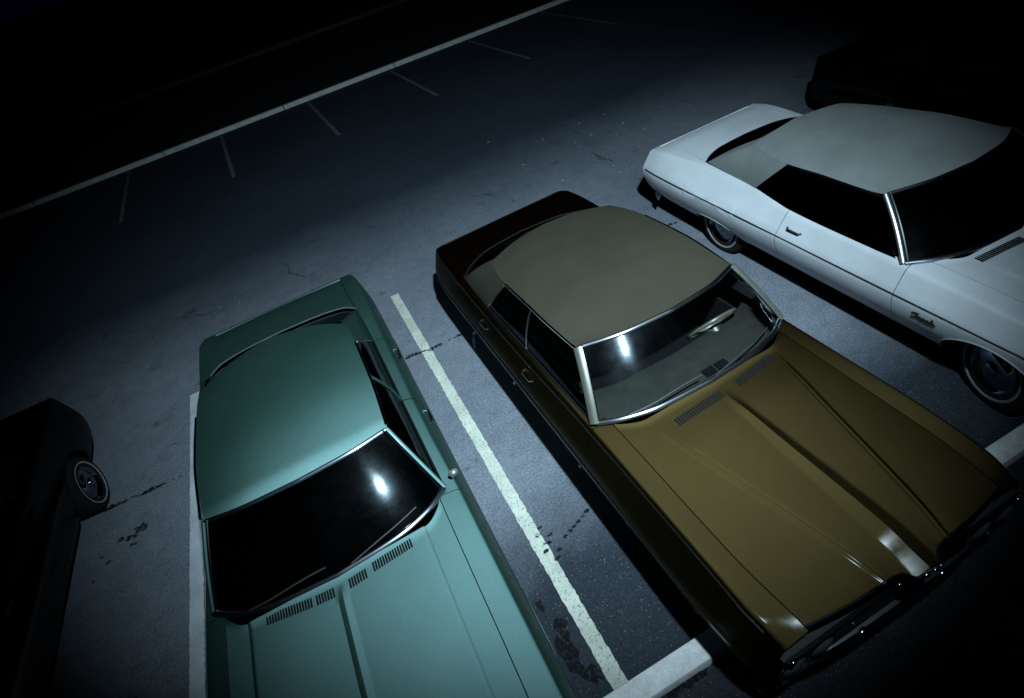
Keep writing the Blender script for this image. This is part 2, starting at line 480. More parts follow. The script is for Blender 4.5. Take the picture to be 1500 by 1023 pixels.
    for sx in (-1, 1):
        pts = [L((sx*(rx(y)+.004), y, rz(y)-.004)) for y in frange(c['ws_top'][-1][1]+.02, yr1, 14)]
        MB().tube(pts, .011, 6, flat=.8).build('drip_rail', c.get('railm', CHROME), ro)
    # base moulding of vinyl / back glass
    arc = []
    for u in frange(-1, 1, 41):
        x = u*c['bl_bot'][-1][0]; y = blb(abs(x)); arc.append(L((x, y+.012, zi(y) + deck*(1-u*u) + .006)))
    MB().tube(arc, c['bl_trim'], 6, flat=.6).build('rear_window_trim', c['bl_trimm'], root)
    # back glass, recessed below the roof's edge
    rows = []
    for v in frange(0, 1, 9):
        row = []
        for u in frange(-1, 1, 31):
            x = u*(c['bl_bot'][-1][0]-.015); y = blb(abs(x))
            B = (x, y-.01, zi(y) + deck*(1-u*u) - .005)
            q = roofpt(u*(c['flap']+.02), 1); T = (q[0], q[1]-.01, q[2]-.02)
            p = lerp(B, T, v); row.append(L((p[0], p[1], p[2] - c['recess']*math.sin(math.pi*min(1, v*1.05)) - .003)))
        rows.append(row)
    MB().grid(rows).build('rear_window', sideglass, root)
    # sail edge closing the recess
    # side glass
    panes = c['panes']
    for sx in (-1, 1):
        for (f0, f1) in panes:
            rows = []
            for f in frange(f0, f1, 8):
                yb = ya0+(ya1-ya0)*f; yt = yr0+(yr1-yr0)*f
                rows.append([L((sx*q[0], q[1], q[2])) for q in [sidept(yb, yt, t) for t in frange(0, 1, 7)]])
            MB().grid(rows).build('side_window', sideglass, root)
        for f in c['posts']:
            yb = ya0+(ya1-ya0)*f; yt = yr0+(yr1-yr0)*f
            MB().tube([L((sx*(q[0]+.003), q[1], q[2])) for q in [sidept(yb, yt, t) for t in frange(0, 1, 7)]], c['post_r'], 6).build('window_post', c['postm'], root)
        # belt moulding
        pts = [L((sx*(bx(y)+.006), y, zi(y)+.004)) for y in frange(ya0-.03, ya1, 16)]
        if c.get('beltm'):
            q = [sidept(ya1, yr1, t) for t in frange(0, .93, 7)]
            pts2 = pts + [L((sx*(p[0]+.004), p[1], p[2])) for p in q[1:]]
            MB().tube(pts2 if c.get('belt_up') else pts, .009, 6).build('window_trim', c['beltm'], root)
    # ---------------------------------------------------------------- cabin
    cab = MB(); xc = .70
    y0, y1 = wsb(0)+.06, blb(0)-.02
    cab.box((0, (y0+y1)/2-YO, .36), (1.5, y1-y0, .04))
    for sx in (-1, 1): cab.box((sx*.765, (y0+.25+y1-.3)/2-YO, .61), (.02, y1-y0-.55, .46))
    cab.box((0, y0-YO, .62), (1.5, .03, .5)); cab.box((0, y1-.30-YO, .62), (1.5, .03, .5))
    sh = y1-.3
    cab.box((0, (sh+y1)/2-YO, .87), (1.3, y1-sh, .02))
    cab.build('cabin_tub', DARKCABIN, root, smooth=False)
    d = MB()
    # dashboard: padded top sloping up to a brow, following the glass
    prof_ = [(.03, .945), (.12, .955), (.26, .962), (.38, .965), (.42, .95), (.43, .90), (.40, .78), (.38, .65)]
    rows = []
    for u in frange(-1, 1, 31):
        x = u*(xbot-.05); yb = wsb(abs(x))
        rows.append([L((x, yb+p[0]*(1-.12*u*u), p[1]-.012 + .012*math.exp(-((x-.36)/.2)**2)*(p[0] > .2))) for p in prof_])
    d.grid(rows); do = d.build('dashboard', dashm, root, angle=40)
    gl = MB()
    for k in range(2): gl.box((.08 + .11*k, wsb(.1)+.10-YO, .953), (.09, .07, .010))
    gl.build('defroster_grille', SEAM, do, smooth=False)
    # steering wheel (left-hand drive: the driver sits on +x)
    sw = MB(); n = 28; ctr = Vector((.40, wsb(.4)+.43-YO, .985)); ax = Vector((0, .80, .60)).normalized()
    e1 = Vector((1, 0, 0)); e2 = ax.cross(e1)
    sw.tube([ctr + e1*(.20*math.cos(a)) + e2*(.20*math.sin(a)) for a in [2*math.pi*k/n for k in range(n)]], .0125, 8, closed=True, up=tuple(ax))
    swo = sw.build('steering_wheel', c.get('wheelm', BLACK), root)
    sp = MB(); sp.tube([ctr - e1*.19, ctr - ax*.04 - e1*.05, ctr - ax*.04 + e1*.05, ctr + e1*.19], .018, 8, flat=.5, up=tuple(ax))
    sp.tube([ctr - ax*.02, ctr - ax*.30 + Vector((0, 0, -.02))], .032, 10)
    sp.build('steering_column', c.get('spokem', BLACK), swo)
    # bench seats
    for ysq, zt in ((wsb(0)+.95, .80), (wsb(0)+1.85, .76)):
        s = MB(); pr = [(-.30, .40), (-.30, .52), (-.24, .56), (.14, .53), (.20, .60), (.30, zt), (.34, zt+.03), (.40, zt), (.42, .45)]
        rows = []
        for u in frange(-1, 1, 17):
            k = max(0, abs(u)-.9)/.1
            rows.append([(u*.66, ysq-YO+a, b-.03*k*k) for a, b in pr])
        s.grid(rows); s.poly([rows[0][i] for i in range(len(pr))]); s.poly([rows[-1][i] for i in range(len(pr))], True)
        s.build('bench_seat', cabin, root, angle=50)
    mir = MB(); mir.box((0, wt(0)+.10-YO, wtzf(0)-.075), (.24, .02, .055)); mir.tube([(0, wt(0)+.10-YO, wtzf(0)-.06), (0, wt(0)+.09-YO, wtzf(0)-.005)], .008, 6)
    mir.build('inside_mirror', BLACK, root)
    # ---------------------------------------------------------------- front and rear ends
    gr = MB(); xg = w(yf)-.06
    gr.box((0, yf+.03-YO, .55), (2*xg, .10, .38))
    go = gr.build('grille', BLACK, root, smooth=False)
    gb = MB()
    for z in (.50, .56, .62, .68): gb.box((0, yf-.024-YO, z), (1.0, .012, .010))
    for z in (.46, .735): gb.box((0, yf-.026-YO, z), (2*xg-.02, .02, .022))
    gb.build('grille_bar', CHROME, go, smooth=False)
    for sx in (-1, 1):
        for xx in (.58, .77):
            h = MB(); rows = []
            for r_, dy_ in ((.085, 0), (.078, -.012), (.05, -.024), (.02, -.030), (0.001, -.031)):
                rows.append([(sx*xx + r_*math.cos(a), yf-.02+dy_-YO, .60 + r_*math.sin(a)) for a in [2*math.pi*k/20 for k in range(20)]])
            h.grid(rows, closed=True); ho_ = h.build('headlight', LAMPGLASS, root)
            MB().tube([(sx*xx + .088*math.cos(a), yf-.026-YO, .60 + .088*math.sin(a)) for a in [2*math.pi*k/20 for k in range(20)]], .008, 6, closed=True, up=(0, 1, 0)).build('headlight_ring', CHROME, ho_)
    for end in (0, 1):
        b = MB(); rows = []
        ye = yf-.02 if end == 0 else yr+.0; sg = -1 if end == 0 else 1
        for u in frange(-1, 1, 31):
            x = u*(w(3.0)-.085); k = abs(u)**6
            y = ye - sg*.17*k + sg*c.get('bump_bow', .03)*(1-u*u); hgt = .085-.015*k
            rows.append([(x, y - sg*.05 - YO, .41-hgt), (x, y - YO, .41-hgt*.8), (x, y + sg*.02 - YO, .41), (x, y - YO, .41+hgt*.8), (x, y - sg*.06 - YO, .41+hgt)])
        b.grid(rows); b.build('bumper', c.get('bumpm', DULLCHROME), root, angle=40)
    for sx in (-1, 1):
        t = MB(); t.box((sx*(w(yr)-.26), yr+.008-YO, .63), (.38, .03, .12)); to = t.build('tail_light', LENS, root, smooth=False)
        MB().tube([(sx*(w(yr)-.26)+a, yr+.02-YO, .63+b) for a, b in ((-.2, -.068), (.2, -.068), (.2, .068), (-.2, .068))], .008, 6, closed=True, up=(0, 1, 0)).build('tail_light_trim', CHROME, to)
    # side mouldings
    for (z0, y0_, y1_, r_, m_) in c.get('trims', []):
        for sx in (-1, 1):
            pts = []
            for y in frange(y0_, y1_, 60):
                z = z0(y) if callable(z0) else z0
                pts.append((sx*(X(y, z)+.001), y-YO, z))
            MB().tube(pts, r_, 6).build('side_trim', m_, root)
    for sx in (-1, 1):
        for yw, rh in ((ywf, .3), (ywr, c['rear_arch'])):
            pts = []
            for k in range(25):
                dy_ = -.405 + .81*k/24; y = yw+dy_; z = zb(y)
                pts.append((sx*(X(y, z)-.002), y-YO, z))
            MB().tube(pts, .007, 6).build('wheel_arch_trim', c.get('archm', paintm), root)
    for (x, y, z, r_, nm) in c.get('studs', []):
        b = MB(); rows = []
        for k in range(9):
            a = math.pi*k/8; rows.append([(x + 1.6*r_*math.cos(a), y-YO + r_*math.sin(a)*math.cos(q), z + r_*math.sin(a)*math.sin(q)) for q in [2*math.pi*i/14 for i in range(14)]])
        b.grid(rows, closed=True); b.build(nm, CHROME, root)
    st = c.get('steer', 0)
    for y, s_ in ((ywf, st), (ywr, 0)):
        for sx in (-1, 1): make_wheel(root, sx*c['track'], y-YO, sx, s_, c.get('tyre', .335))
    for sx in c.get('mirrors', []):
        y = ya0-.02; x = X(y, zs(y)-.02)
        m = MB(); m.tube([(sx*(x-.02), y-YO, zs(y)), (sx*(x-.005), y-.01-YO, zs(y)+.04), (sx*(x+.0), y-.01-YO, zs(y)+.06)], .009, 8)
        rows = []
        for r_, dy_ in ((.004, -.05), (.035, -.045), (.055, -.02), (.060, .01), (.056, .014), (.001, .012)):
            rows.append([(sx*(x+.005) + r_*.62*math.cos(a), y+dy_*.5-.01-YO, zs(y)+.075 + r_*.48*math.sin(a)) for a in [2*math.pi*k/18 for k in range(18)]])
        m.grid(rows, closed=True); m.build('side_mirror', SILVER, root)
    for (x, ax_y, n_, z_) in c.get('extras', []): pass
    root.rotation_euler.z = math.radians(c.get('yaw', 0))
    return root, dict(X=X, zs=zs, hood_z=hood_z_at, root=root, hood=ho)

def smoothstep(a, b, x):
    t = min(1, max(0, (x-a)/(b-a))); return t*t*(3-2*t)
def bead(x, c, wd, h): return h*math.exp(-((x-c)/wd)**2)

# ---- hood shapes: height above the straight line between the hood gaps
def hood_green(x, y, xi):
    a = abs(x); z = .030*(1-(a/xi)**2)
    z += .010*(1-smoothstep(.570, .592, a))
    z += .016*max(0, 1-a/.035)**.8*smoothstep(2.24, 2.12, y)
    return z
def gold_crease(y): return .52-.31*min(1, max(0, (2.10-y)/1.42))
def hood_gold(x, y, xi):
    a = abs(x); t = min(1, max(0, (2.10-y)/1.42)); cr = gold_crease(y); on = smoothstep(2.16, 1.85, y)
    z = .042*(1-(a/xi)**2)
    z += on*(.011*(1-smoothstep(cr-.030, cr+.004, a)) + .009*math.exp(-((a-cr)/.013)**2))
    z += on*(.012+.017*t)*max(0, 1-a/(.035+.056*t))
    z -= .032*max(0, (1.0-y)/.34)**2*(1-smoothstep(cr*.6, cr+.1, a))
    return z
def hood_white(x, y, xi):
    a = abs(x); return .035*(1-(a/xi)**2) + .010*(1-smoothstep(.50, .54, a))*smoothstep(2.0, 1.7, y) + .012*max(0, 1-a/.03)
def hood_plain(x, y, xi): return .035*(1-(abs(x)/xi)**2)

GROUP = 'big sedans and coupes parked side by side'
green = dict(
    name='parked_car', label='metallic green sedan nearest the camera with its dark windshield and four cowl vents', group=GROUP,
    cx=-.915, paint=P_GREEN, roofm=P_GREEN, glass=G_DARK, sideglass=G_SIDE, cabin=DARKCABIN, dash=DARKCABIN,
    yf=.60, yr=5.97, w=[(.6, .90), (.75, .94), (1.2, .948), (5.2, .952), (5.8, .94), (5.97, .915)],
    xs=[(.6, .84), (.9, .885), (2.4, .885), (3.3, .87), (4.4, .875), (5.2, .885), (5.8, .875), (5.97, .84)],
    zs=[(.6, .80), (.75, .86), (1.3, .885), (2.5, .905), (3.5, .90), (4.4, .905), (5.2, .92), (5.75, .93), (5.97, .89)],
    xi=[(.6, .70), (1.2, .735), (2.52, .74), (2.75, .78), (4.6, .775), (5.05, .76), (5.3, .74), (5.97, .72)],
    zi=[(.6, .82), (.75, .885), (1.3, .92), (2.4, .945), (2.7, .93), (4.5, .93), (5.1, .95), (5.7, .925), (5.97, .88)],
    zw=.58, pw=1.15, tuck=.10, rad=.022, wheels=(1.62, 4.72), rear_arch=.29, front_arch=.29, track=.72,
    doors=[(2.50, 3.56), (3.56, 4.50)], handle_z=.80,
    hood_front=[(0, .60), (.7, .66)], hood_z=hood_green, crease=lambda y: .588,
    vents=[(-.475, -.185, 2.27, 2.215, 17), (-.165, -.045, 2.212, 2.20, 7), (.045, .165, 2.20, 2.212, 7), (.205, .475, 2.225, 2.255, 16)],
    ws_bot=[(0, 2.30, .985), (.40, 2.335, .982), (.65, 2.42, .972), (.79, 2.53, .955)],
    ws_top=[(0, 2.808, 1.366), (.345, 2.828, 1.361), (.62, 2.90, 1.333)],
    rail=[(.636, 2.905, 1.354), (.658, 3.45, 1.374), (.655, 4.0, 1.358), (.645, 4.53, 1.312)],
    roof_rear=[(0, 4.60), (.6, 4.50), (1, 4.33)], crown=.070, rear_drop=.012, deck_z=.02, deck_bow=.03,
    bl_bot=[(0, 5.28, .95), (.4, 5.26, .95), (.64, 5.21, .95), (.755, 5.10, .95)], bl_trim=.009, bl_trimm=SILVER, recess=.0,
    belt=[(2.4, .79), (3.5, .775), (4.6, .765), (5.2, .755)], side_win=(2.62, 4.50, 2.94, 3.97),
    panes=[(0, .505), (.515, 1)], posts=[.51], post_r=.014, postm=P_GREEN, beltm=DULLCHROME, belt_up=True,
    head_r=.014, frame=FRAME, pillar=P_GREEN, pillar_r=.015, wipers=[(-.55, -.05), (.1, .6)], mirrors=[1], wheelm=plain('grey_wheel_rim', (.06, .065, .07), .35), sail_bulge=.02, flap=.93,
)
gold = dict(
    name='parked_car', label='bronze hardtop with tan roof and ridged hood between the green and white cars', group=GROUP,
    cx=1.79, yaw=1.2, paint=P_GOLD, roofm=V_GOLD, glass=G_CLEAR, sideglass=G_SIDE, cabin=DARKCABIN, dash=TANDASH,
    yf=.74, yr=5.72, w=[(.74, .90), (.9, .95), (1.5, .98), (5.0, .98), (5.5, .965), (5.72, .93)],
    xs=[(.74, .82), (1.0, .85), (2.4, .86), (3.4, .875), (4.4, .885), (5.2, .875), (5.72, .83)],
    zs=[(.74, .83), (.9, .885), (1.5, .925), (2.5, .93), (3.4, .905), (4.4, .915), (5.2, .92), (5.55, .915), (5.72, .87)],
    xi=[(.74, .68), (1.2, .72), (2.45, .73), (2.65, .81), (4.3, .825), (4.78, .80), (5.1, .74), (5.72, .72)],
    zi=[(.74, .872), (.9, .893), (1.5, .915), (2.4, .94), (2.7, .935), (4.3, .935), (4.8, .945), (5.5, .93), (5.72, .88)],
    zw=.60, pw=1.1, tuck=.11, rad=.022, wheels=(1.62, 4.55), rear_arch=.29, front_arch=.29, track=.73,
    doors=[(2.40, 3.48), (3.48, 4.35)], handle_z=.79,
    hood_front=[(0, .64), (.12, .645), (.2, .70), (.45, .715), (.7, .76)], hood_z=hood_gold, crease=gold_crease, hood_trim=True, studs=[(-.05, .63, .935, .014, 'hood_glint_stud'), (.0, .625, .94, .012, 'hood_glint_stud'), (.04, .625, .94, .010, 'hood_glint_stud'), (-.17, .67, .90, .011, 'hood_glint_stud'), (-.30, .685, .47, .022, 'bumper_glint_stud'), (.30, .685, .47, .022, 'bumper_glint_stud'), (-.80, .70, .74, .014, 'corner_glint_stud'), (.80, .70, .74, .014, 'corner_glint_stud')],  # chrome edge trim and studs added to catch the lamp as glints
    vents=[(-.40, -.01, 2.075, 2.085, 18), (.12, .48, 2.09, 2.15, 17)],
    ws_bot=[(0, 2.21, .995), (.40, 2.235, .992), (.65, 2.31, .978), (.815, 2.41, .955)],
    ws_top=[(0, 2.60, 1.385), (.35, 2.635, 1.378), (.665, 2.76, 1.335)],
    rail=[(.68, 2.76, 1.325), (.71, 3.3, 1.335), (.712, 3.9, 1.305), (.625, 4.5, 1.255)],
    roof_rear=[(0, 4.50), (.5, 4.46), (1, 4.36)], crown=.065, rear_drop=.015, deck_z=.015, deck_bow=.03,
    bl_bot=[(0, 5.11, .95), (.4, 5.07, .95), (.66, 4.96, .95), (.83, 4.80, .95)], bl_trim=.012, bl_trimm=DULLCHROME, recess=.05,
    belt=[(2.3, .82), (3.5, .83), (4.2, .84), (4.8, .83)], side_win=(2.50, 4.20, 2.82, 3.88),
    panes=[(0, .55), (.56, 1)], posts=[.555], post_r=.007, postm=DULLCHROME, beltm=DULLCHROME, belt_up=True,
    head_r=.016, frame=FRAME, pillar=PILLAR, pillar_r=.033, wipers=[(-.62, -.05), (.05, .62)], sail_bulge=.0, flap=.92,
    wheelm=plain('cream_wheel_rim', (.13, .12, .085), .35), spokem=plain('pale_spoke', (.20, .20, .16), .3, .4),
    trims=[(.60, .95, 5.55, .008, FRAME), (lambda y: gold_zs(y)-.035, .85, 5.6, .005, FRAME)], bump_bow=.03,
)
gold_zs = pchip(gold['zs'])
white = dict(
    name='parked_car', label='white two-door hardtop with a grey vinyl roof beside the bronze car', group=GROUP,
    cx=4.57, paint=P_WHITE, roofm=V_WHITE, glass=G_DARK, sideglass=G_SIDE, cabin=DARKCABIN, dash=DARKCABIN,
    yf=.45, yr=5.66, w=[(.45, .88), (.7, .93), (1.4, .95), (4.8, .955), (5.4, .945), (5.66, .92)],
    xs=[(.45, .80), (.8, .84), (2.4, .86), (3.4, .825), (4.0, .76), (4.8, .745), (5.4, .79), (5.66, .785)],
    zs=[(.45, .80), (.7, .87), (1.4, .91), (2.4, .935), (3.4, .925), (4.0, .945), (4.8, .955), (5.4, .94), (5.66, .905)],
    xi=[(.45, .66), (1.2, .70), (2.2, .72), (2.45, .825), (3.4, .79), (4.0, .73), (4.78, .68), (5.1, .64), (5.66, .66)],
    zi=[(.45, .82), (.7, .885), (1.4, .93), (2.3, .96), (2.6, .945), (3.4, .935), (4.0, .955), (4.8, .965), (5.4, .945), (5.66, .905)],
    zw=.73, pw=1.0, tuck=.28, rad=.03, wheels=(1.53, 4.46), rear_arch=.215, track=.655, sharp=40,
    doors=[(2.28, 3.50)], handle_z=.83, handle=BLACK,
    hood_front=[(0, .42), (.7, .50)], hood_z=hood_white, crease=lambda y: .52,
    vents=[(-.52, -.12, 2.005, 1.965, 20), (.12, .52, 1.965, 2.005, 20)],
    ws_bot=[(0, 2.06, .995), (.40, 2.085, .992), (.68, 2.19, .975), (.845, 2.32, .955)],
    ws_top=[(0, 2.52, 1.375), (.35, 2.56, 1.37), (.68, 2.69, 1.335)],
    rail=[(.695, 2.69, 1.325), (.71, 3.2, 1.325), (.695, 3.66, 1.295), (.575, 4.25, 1.275)],
    roof_rear=[(0, 4.27), (.5, 4.24), (1, 4.24)], crown=.068, rear_drop=.012, deck_z=.015, deck_bow=.03,
    bl_bot=[(0, 4.94, .95), (.35, 4.92, .95), (.55, 4.86, .95), (.665, 4.78, .95)], bl_trim=.008, bl_trimm=SEAM, recess=.07,
    belt=[(2.2, .84), (2.4, .835), (3.5, .795), (4.0, .73), (4.78, .665)], side_win=(2.40, 4.0, 2.72, 3.66),
    panes=[(0, 1)], posts=[], post_r=.01, postm=BLACK, beltm=None,
    head_r=.012, frame=FRAME, pillar=DULLCHROME, pillar_r=.022, sail_bulge=.0, flap=.74, steer=-.30,
    trims=[(lambda y: .735, .7, 5.60, .006, BLACK)], archm=P_WHITE,
)
def darkcar(cx, dy, label, pm, **k):
    d = dict(green); d.pop('mirrors', None)
    sh = lambda L_: [(a+dy, b) for a, b in L_]
    d.update(label=label, cx=cx, paint=pm, roofm=V_BLACK, hood_z=hood_plain, postm=pm, pillar=pm, beltm=None, handle=pm, frame=pm, bl_trimm=pm, railm=pm, ptrim=pm, wiperm=pm, chrome=pm)
    for key in ('w', 'xs', 'zs', 'xi', 'zi', 'belt'): d[key] = sh(d[key])
    for key in ('ws_bot', 'ws_top', 'bl_bot'): d[key] = [(p[0], p[1]+dy, p[2]) for p in d[key]]
    d['rail'] = [(p[0], p[1]+dy, p[2]) for p in d['rail']]
    d['roof_rear'] = [(a, b+dy) for a, b in d['roof_rear']]; d['hood_front'] = [(a, b+dy) for a, b in d['hood_front']]
    d['doors'] = [(a+dy, b+dy) for a, b in d['doors']]; d['side_win'] = tuple(v+dy for v in d['side_win'])
    d['yf'] += dy; d['yr'] += dy; d['wheels'] = tuple(v+dy for v in d['wheels']); d['vents'] = []
    d.update(k); return d
black = darkcar(-4.24, .22, 'black sedan on the left, only its tail, dark flank and whitewall wheel showing', P_BLACK, wheels=(1.9, 5.32), rear_arch=.36, track=.855, tyre=.30)
navy = darkcar(7.7, .15, 'unlit midnight-dark car at the top right behind the white car', P_NAVY)
infos = {}
for k, cfg in (('green', green), ('gold', gold), ('white', white), ('black', black), ('navy', navy)):
    infos[k] = make_car(cfg)

# script emblem on the white car's front fender
def emblem():
    root, inf = infos['white']
    strokes = [[(-.75, .8), (-.3, 1.02), (.4, 1.08)],
               [(.16, 1.05), (.05, .1), (-.25, -.1), (-.45, .1)],
               [(.0, .0), (.25, .12), (.42, .55), (.47, 0), (.72, .55), (.77, 0), (1.02, .52), (1.07, .05), (1.22, .12), (1.45, .55), (1.38, -.6)],
               [(1.45, .35), (1.68, .55), (1.78, .2), (1.5, 0), (1.95, .08), (2.38, .5), (2.1, .45), (2.0, .1), (2.22, 0), (2.38, .45), (2.42, .05), (2.6, .12), (2.98, 1.05), (2.78, 1.05), (2.72, .1), (2.92, .05)],
               [(2.92, .05), (3.4, .5), (3.1, .45), (3.0, .1), (3.22, 0), (3.38, .45), (3.44, .05), (3.8, .2)]]
    k = .043; y0, z0 = 2.085, .625; b = MB()
    for st in strokes:
        P = []
        for i in range(len(st)-1):       # Catmull-Rom through the pen's points
            a0, a1, a2, a3 = st[max(i-1, 0)], st[i], st[i+1], st[min(i+2, len(st)-1)]
            for q in range(5):
                t = q/5
                P.append(tuple(.5*(2*a1[c] + (a2[c]-a0[c])*t + (2*a0[c]-5*a1[c]+4*a2[c]-a3[c])*t*t + (3*a1[c]-a0[c]-3*a2[c]+a3[c])*t**3) for c in (0, 1)))
        P.append(st[-1]); pts = []
        for u, v in P:
            z = z0 + v*k; y = y0 - (u + .38*v)*k
            pts.append((-(inf['X'](y, z)+.004), y-YO, z))
        b.tube(pts, .0055, 6, up=(1, 0, 0))
    b.build('emblem', BLACK, root)
emblem()

# ------------------------------------------------------------------ the lot
def struct(o): o['kind'] = 'structure'; return o
def asphalt():
    m, nt, b = mat('asphalt')
    geo = nt.nodes.new('ShaderNodeNewGeometry'); pos = geo.outputs['Position']
    sep = nt.nodes.new('ShaderNodeSeparateXYZ'); nt.links.new(pos, sep.inputs[0]); y = sep.outputs[1]
    wob = math_(nt, 'MULTIPLY', math_(nt, 'SUBTRACT', noise(nt, .9, 4, .6, pos), .5), 1.0)
    yy = math_(nt, 'ADD', y, wob)
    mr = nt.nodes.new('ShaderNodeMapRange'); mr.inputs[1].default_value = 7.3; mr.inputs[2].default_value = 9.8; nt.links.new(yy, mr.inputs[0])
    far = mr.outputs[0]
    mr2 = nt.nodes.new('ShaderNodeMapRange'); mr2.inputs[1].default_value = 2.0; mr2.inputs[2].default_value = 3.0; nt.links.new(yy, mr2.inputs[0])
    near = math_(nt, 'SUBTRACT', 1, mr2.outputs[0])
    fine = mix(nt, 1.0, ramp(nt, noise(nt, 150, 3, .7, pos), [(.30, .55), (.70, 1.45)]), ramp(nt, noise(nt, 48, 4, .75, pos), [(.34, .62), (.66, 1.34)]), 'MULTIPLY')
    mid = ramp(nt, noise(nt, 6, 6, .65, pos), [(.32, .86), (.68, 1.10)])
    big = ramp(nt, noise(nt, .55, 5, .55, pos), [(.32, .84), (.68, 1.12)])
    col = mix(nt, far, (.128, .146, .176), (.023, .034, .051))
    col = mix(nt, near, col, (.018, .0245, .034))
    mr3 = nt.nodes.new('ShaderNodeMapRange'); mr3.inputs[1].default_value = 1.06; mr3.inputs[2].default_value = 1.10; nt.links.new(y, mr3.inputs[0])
    col = mix(nt, mr3.outputs[0], (.022, .026, .034), col)  # strip before the stall kerb coloured darker, standing in for the lamp's falloff
    for f in (fine, mid, big): col = mix(nt, 1.0, col, f, 'MULTIPLY')
    # pale chips of aggregate showing in the worn top near the stops
    vo = nt.nodes.new('ShaderNodeTexVoronoi'); vo.inputs['Scale'].default_value = 55; nt.links.new(pos, vo.inputs['Vector'])
    chip = math_(nt, 'LESS_THAN', vo.outputs['Distance'], .17)
    sel = math_(nt, 'GREATER_THAN', noise(nt, 31, 1, .5, pos), .52)
    chip = math_(nt, 'MULTIPLY', math_(nt, 'MULTIPLY', chip, sel), math_(nt, 'ADD', math_(nt, 'MULTIPLY', near, .55), .06))
    col = mix(nt, chip, col, (.26, .28, .30))
    # hairline cracks
    dn = nt.nodes.new('ShaderNodeTexNoise'); dn.inputs['Scale'].default_value = 2.5; dn.inputs['Detail'].default_value = 5; nt.links.new(pos, dn.inputs['Vector'])
    vm = nt.nodes.new('ShaderNodeVectorMath'); vm.operation = 'MULTIPLY_ADD'; nt.links.new(dn.outputs['Color'], vm.inputs[0]); vm.inputs[1].default_value = (.5, .5, 0); nt.links.new(pos, vm.inputs[2])
    ve = nt.nodes.new('ShaderNodeTexVoronoi'); ve.feature = 'DISTANCE_TO_EDGE'; ve.inputs['Scale'].default_value = .42; nt.links.new(vm.outputs[0], ve.inputs['Vector'])
    ck = math_(nt, 'MULTIPLY', math_(nt, 'LESS_THAN', ve.outputs['Distance'], .0035), ramp(nt, noise(nt, .8, 3, .6, pos), [(.50, 0.0), (.58, .8)]))
    col = mix(nt, ck, col, (.02, .022, .027))
    # oil spots dripped in the stalls
    oil = ramp(nt, noise(nt, 2.3, 5, .7, pos), [(.60, 0.0), (.70, .55)])
    col = mix(nt, oil, col, (.03, .032, .038))
    nt.links.new(col, b.inputs['Base Color']); b.inputs['Roughness'].default_value = .85; b.inputs['Specular IOR Level'].default_value = .25
    bump(nt, b, noise(nt, 90, 5, .75, pos), .6, .006)
    return m
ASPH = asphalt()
def worn_paint(name, col, thr=.50):
    m, nt, b = mat(name)
    geo = nt.nodes.new('ShaderNodeNewGeometry'); pos = geo.outputs['Position']
    f = ramp(nt, noise(nt, 46, 6, .8, pos), [(thr+.09, 0.0), (thr+.19, 1.0)])
    g = ramp(nt, noise(nt, 3, 4, .6, pos), [(.3, .72), (.7, 1.1)])
    c = mix(nt, 1.0, col, g, 'MULTIPLY'); c = mix(nt, f, c, (.11, .115, .125))
    nt.links.new(c, b.inputs['Base Color']); b.inputs['Roughness'].default_value = .8
    return m
LINE = worn_paint('worn_line_paint', (.45, .485, .42), .44)
LINE_W = worn_paint('worn_white_paint', (.42, .46, .50), .50)
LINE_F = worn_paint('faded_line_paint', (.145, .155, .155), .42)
TAR = plain('tar_and_oil', (.006, .007, .008), .85, spec=.1)
def speckled(m, scale, lo, hi):
    # lets the ground show through in grains, so a stain's edge breaks up
    nt = m.node_tree; b = nt.nodes['Principled BSDF']
    g = nt.nodes.new('ShaderNodeNewGeometry')
    nt.links.new(ramp(nt, noise(nt, scale, 5, .8, g.outputs['Position']), [(lo, 0.0), (hi, 1.0)]), b.inputs['Alpha'])
speckled(TAR, 34, .40, .56)
def concrete(name, col):
    m, nt, b = mat(name)
    v = ramp(nt, noise(nt, 9, 6, .7), [(.3, .7), (.7, 1.15)]); v2 = ramp(nt, noise(nt, 90, 3, .6), [(.3, .85), (.7, 1.1)])
    nt.links.new(mix(nt, 1.0, mix(nt, 1.0, col, v, 'MULTIPLY'), v2, 'MULTIPLY'), b.inputs['Base Color']); b.inputs['Roughness'].default_value = .85
    bump(nt, b, noise(nt, 60, 4), .3, .004)
    return m
CONC = concrete('painted_concrete', (.62, .66, .64))
CONC2 = concrete('kerb_concrete', (.66, .68, .69))

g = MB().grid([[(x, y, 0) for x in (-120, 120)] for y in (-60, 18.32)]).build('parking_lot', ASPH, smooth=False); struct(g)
ROAD = plain('road_asphalt', (.022, .023, .028), .9, spec=.1, var=.3, scale=3)
r = MB().grid([[(x, y, -.02) for x in (-160, 160)] for y in (18.30, 260)]).build('road', ROAD, smooth=False); struct(r)

def line(name, x0, x1, y0, y1, m, z=.004, n=60, skew=0):
    rnd = random.Random(int(x0*1000)+int(y0*77)); rows = []
    N = max(4, int(abs(y1-y0)/.025)); ox = oy = 0
    for k in range(N+1):
        y = y0+(y1-y0)*k/N; a = (rnd.random()-.5)*.009; b = (rnd.random()-.5)*.009
        q = skew*k/N; rows.append([(x0+a+q, y, z), ((x0+x1)/2+q, y, z), (x1+b+q, y, z)])
    o = MB().grid(rows).build(name, m, smooth=False); return struct(o)
line('parking_line', .256, .364, 1.22, 6.62, LINE)
line('parking_line', -2.45, -2.33, 1.22, 6.50, LINE_W)
line('parking_line', 2.93, 3.05, 1.22, 6.55, LINE)
line('parking_line', 5.60, 5.72, 1.22, 6.55, LINE_W)
line('parking_line', -5.13, -5.01, 1.22, 6.55, LINE_W)
for k in range(-1, 6):
    line('parking_line', -1.50 + 2.53*k, -1.42 + 2.53*k, 14.05, 17.95, LINE_F, skew=-.14)

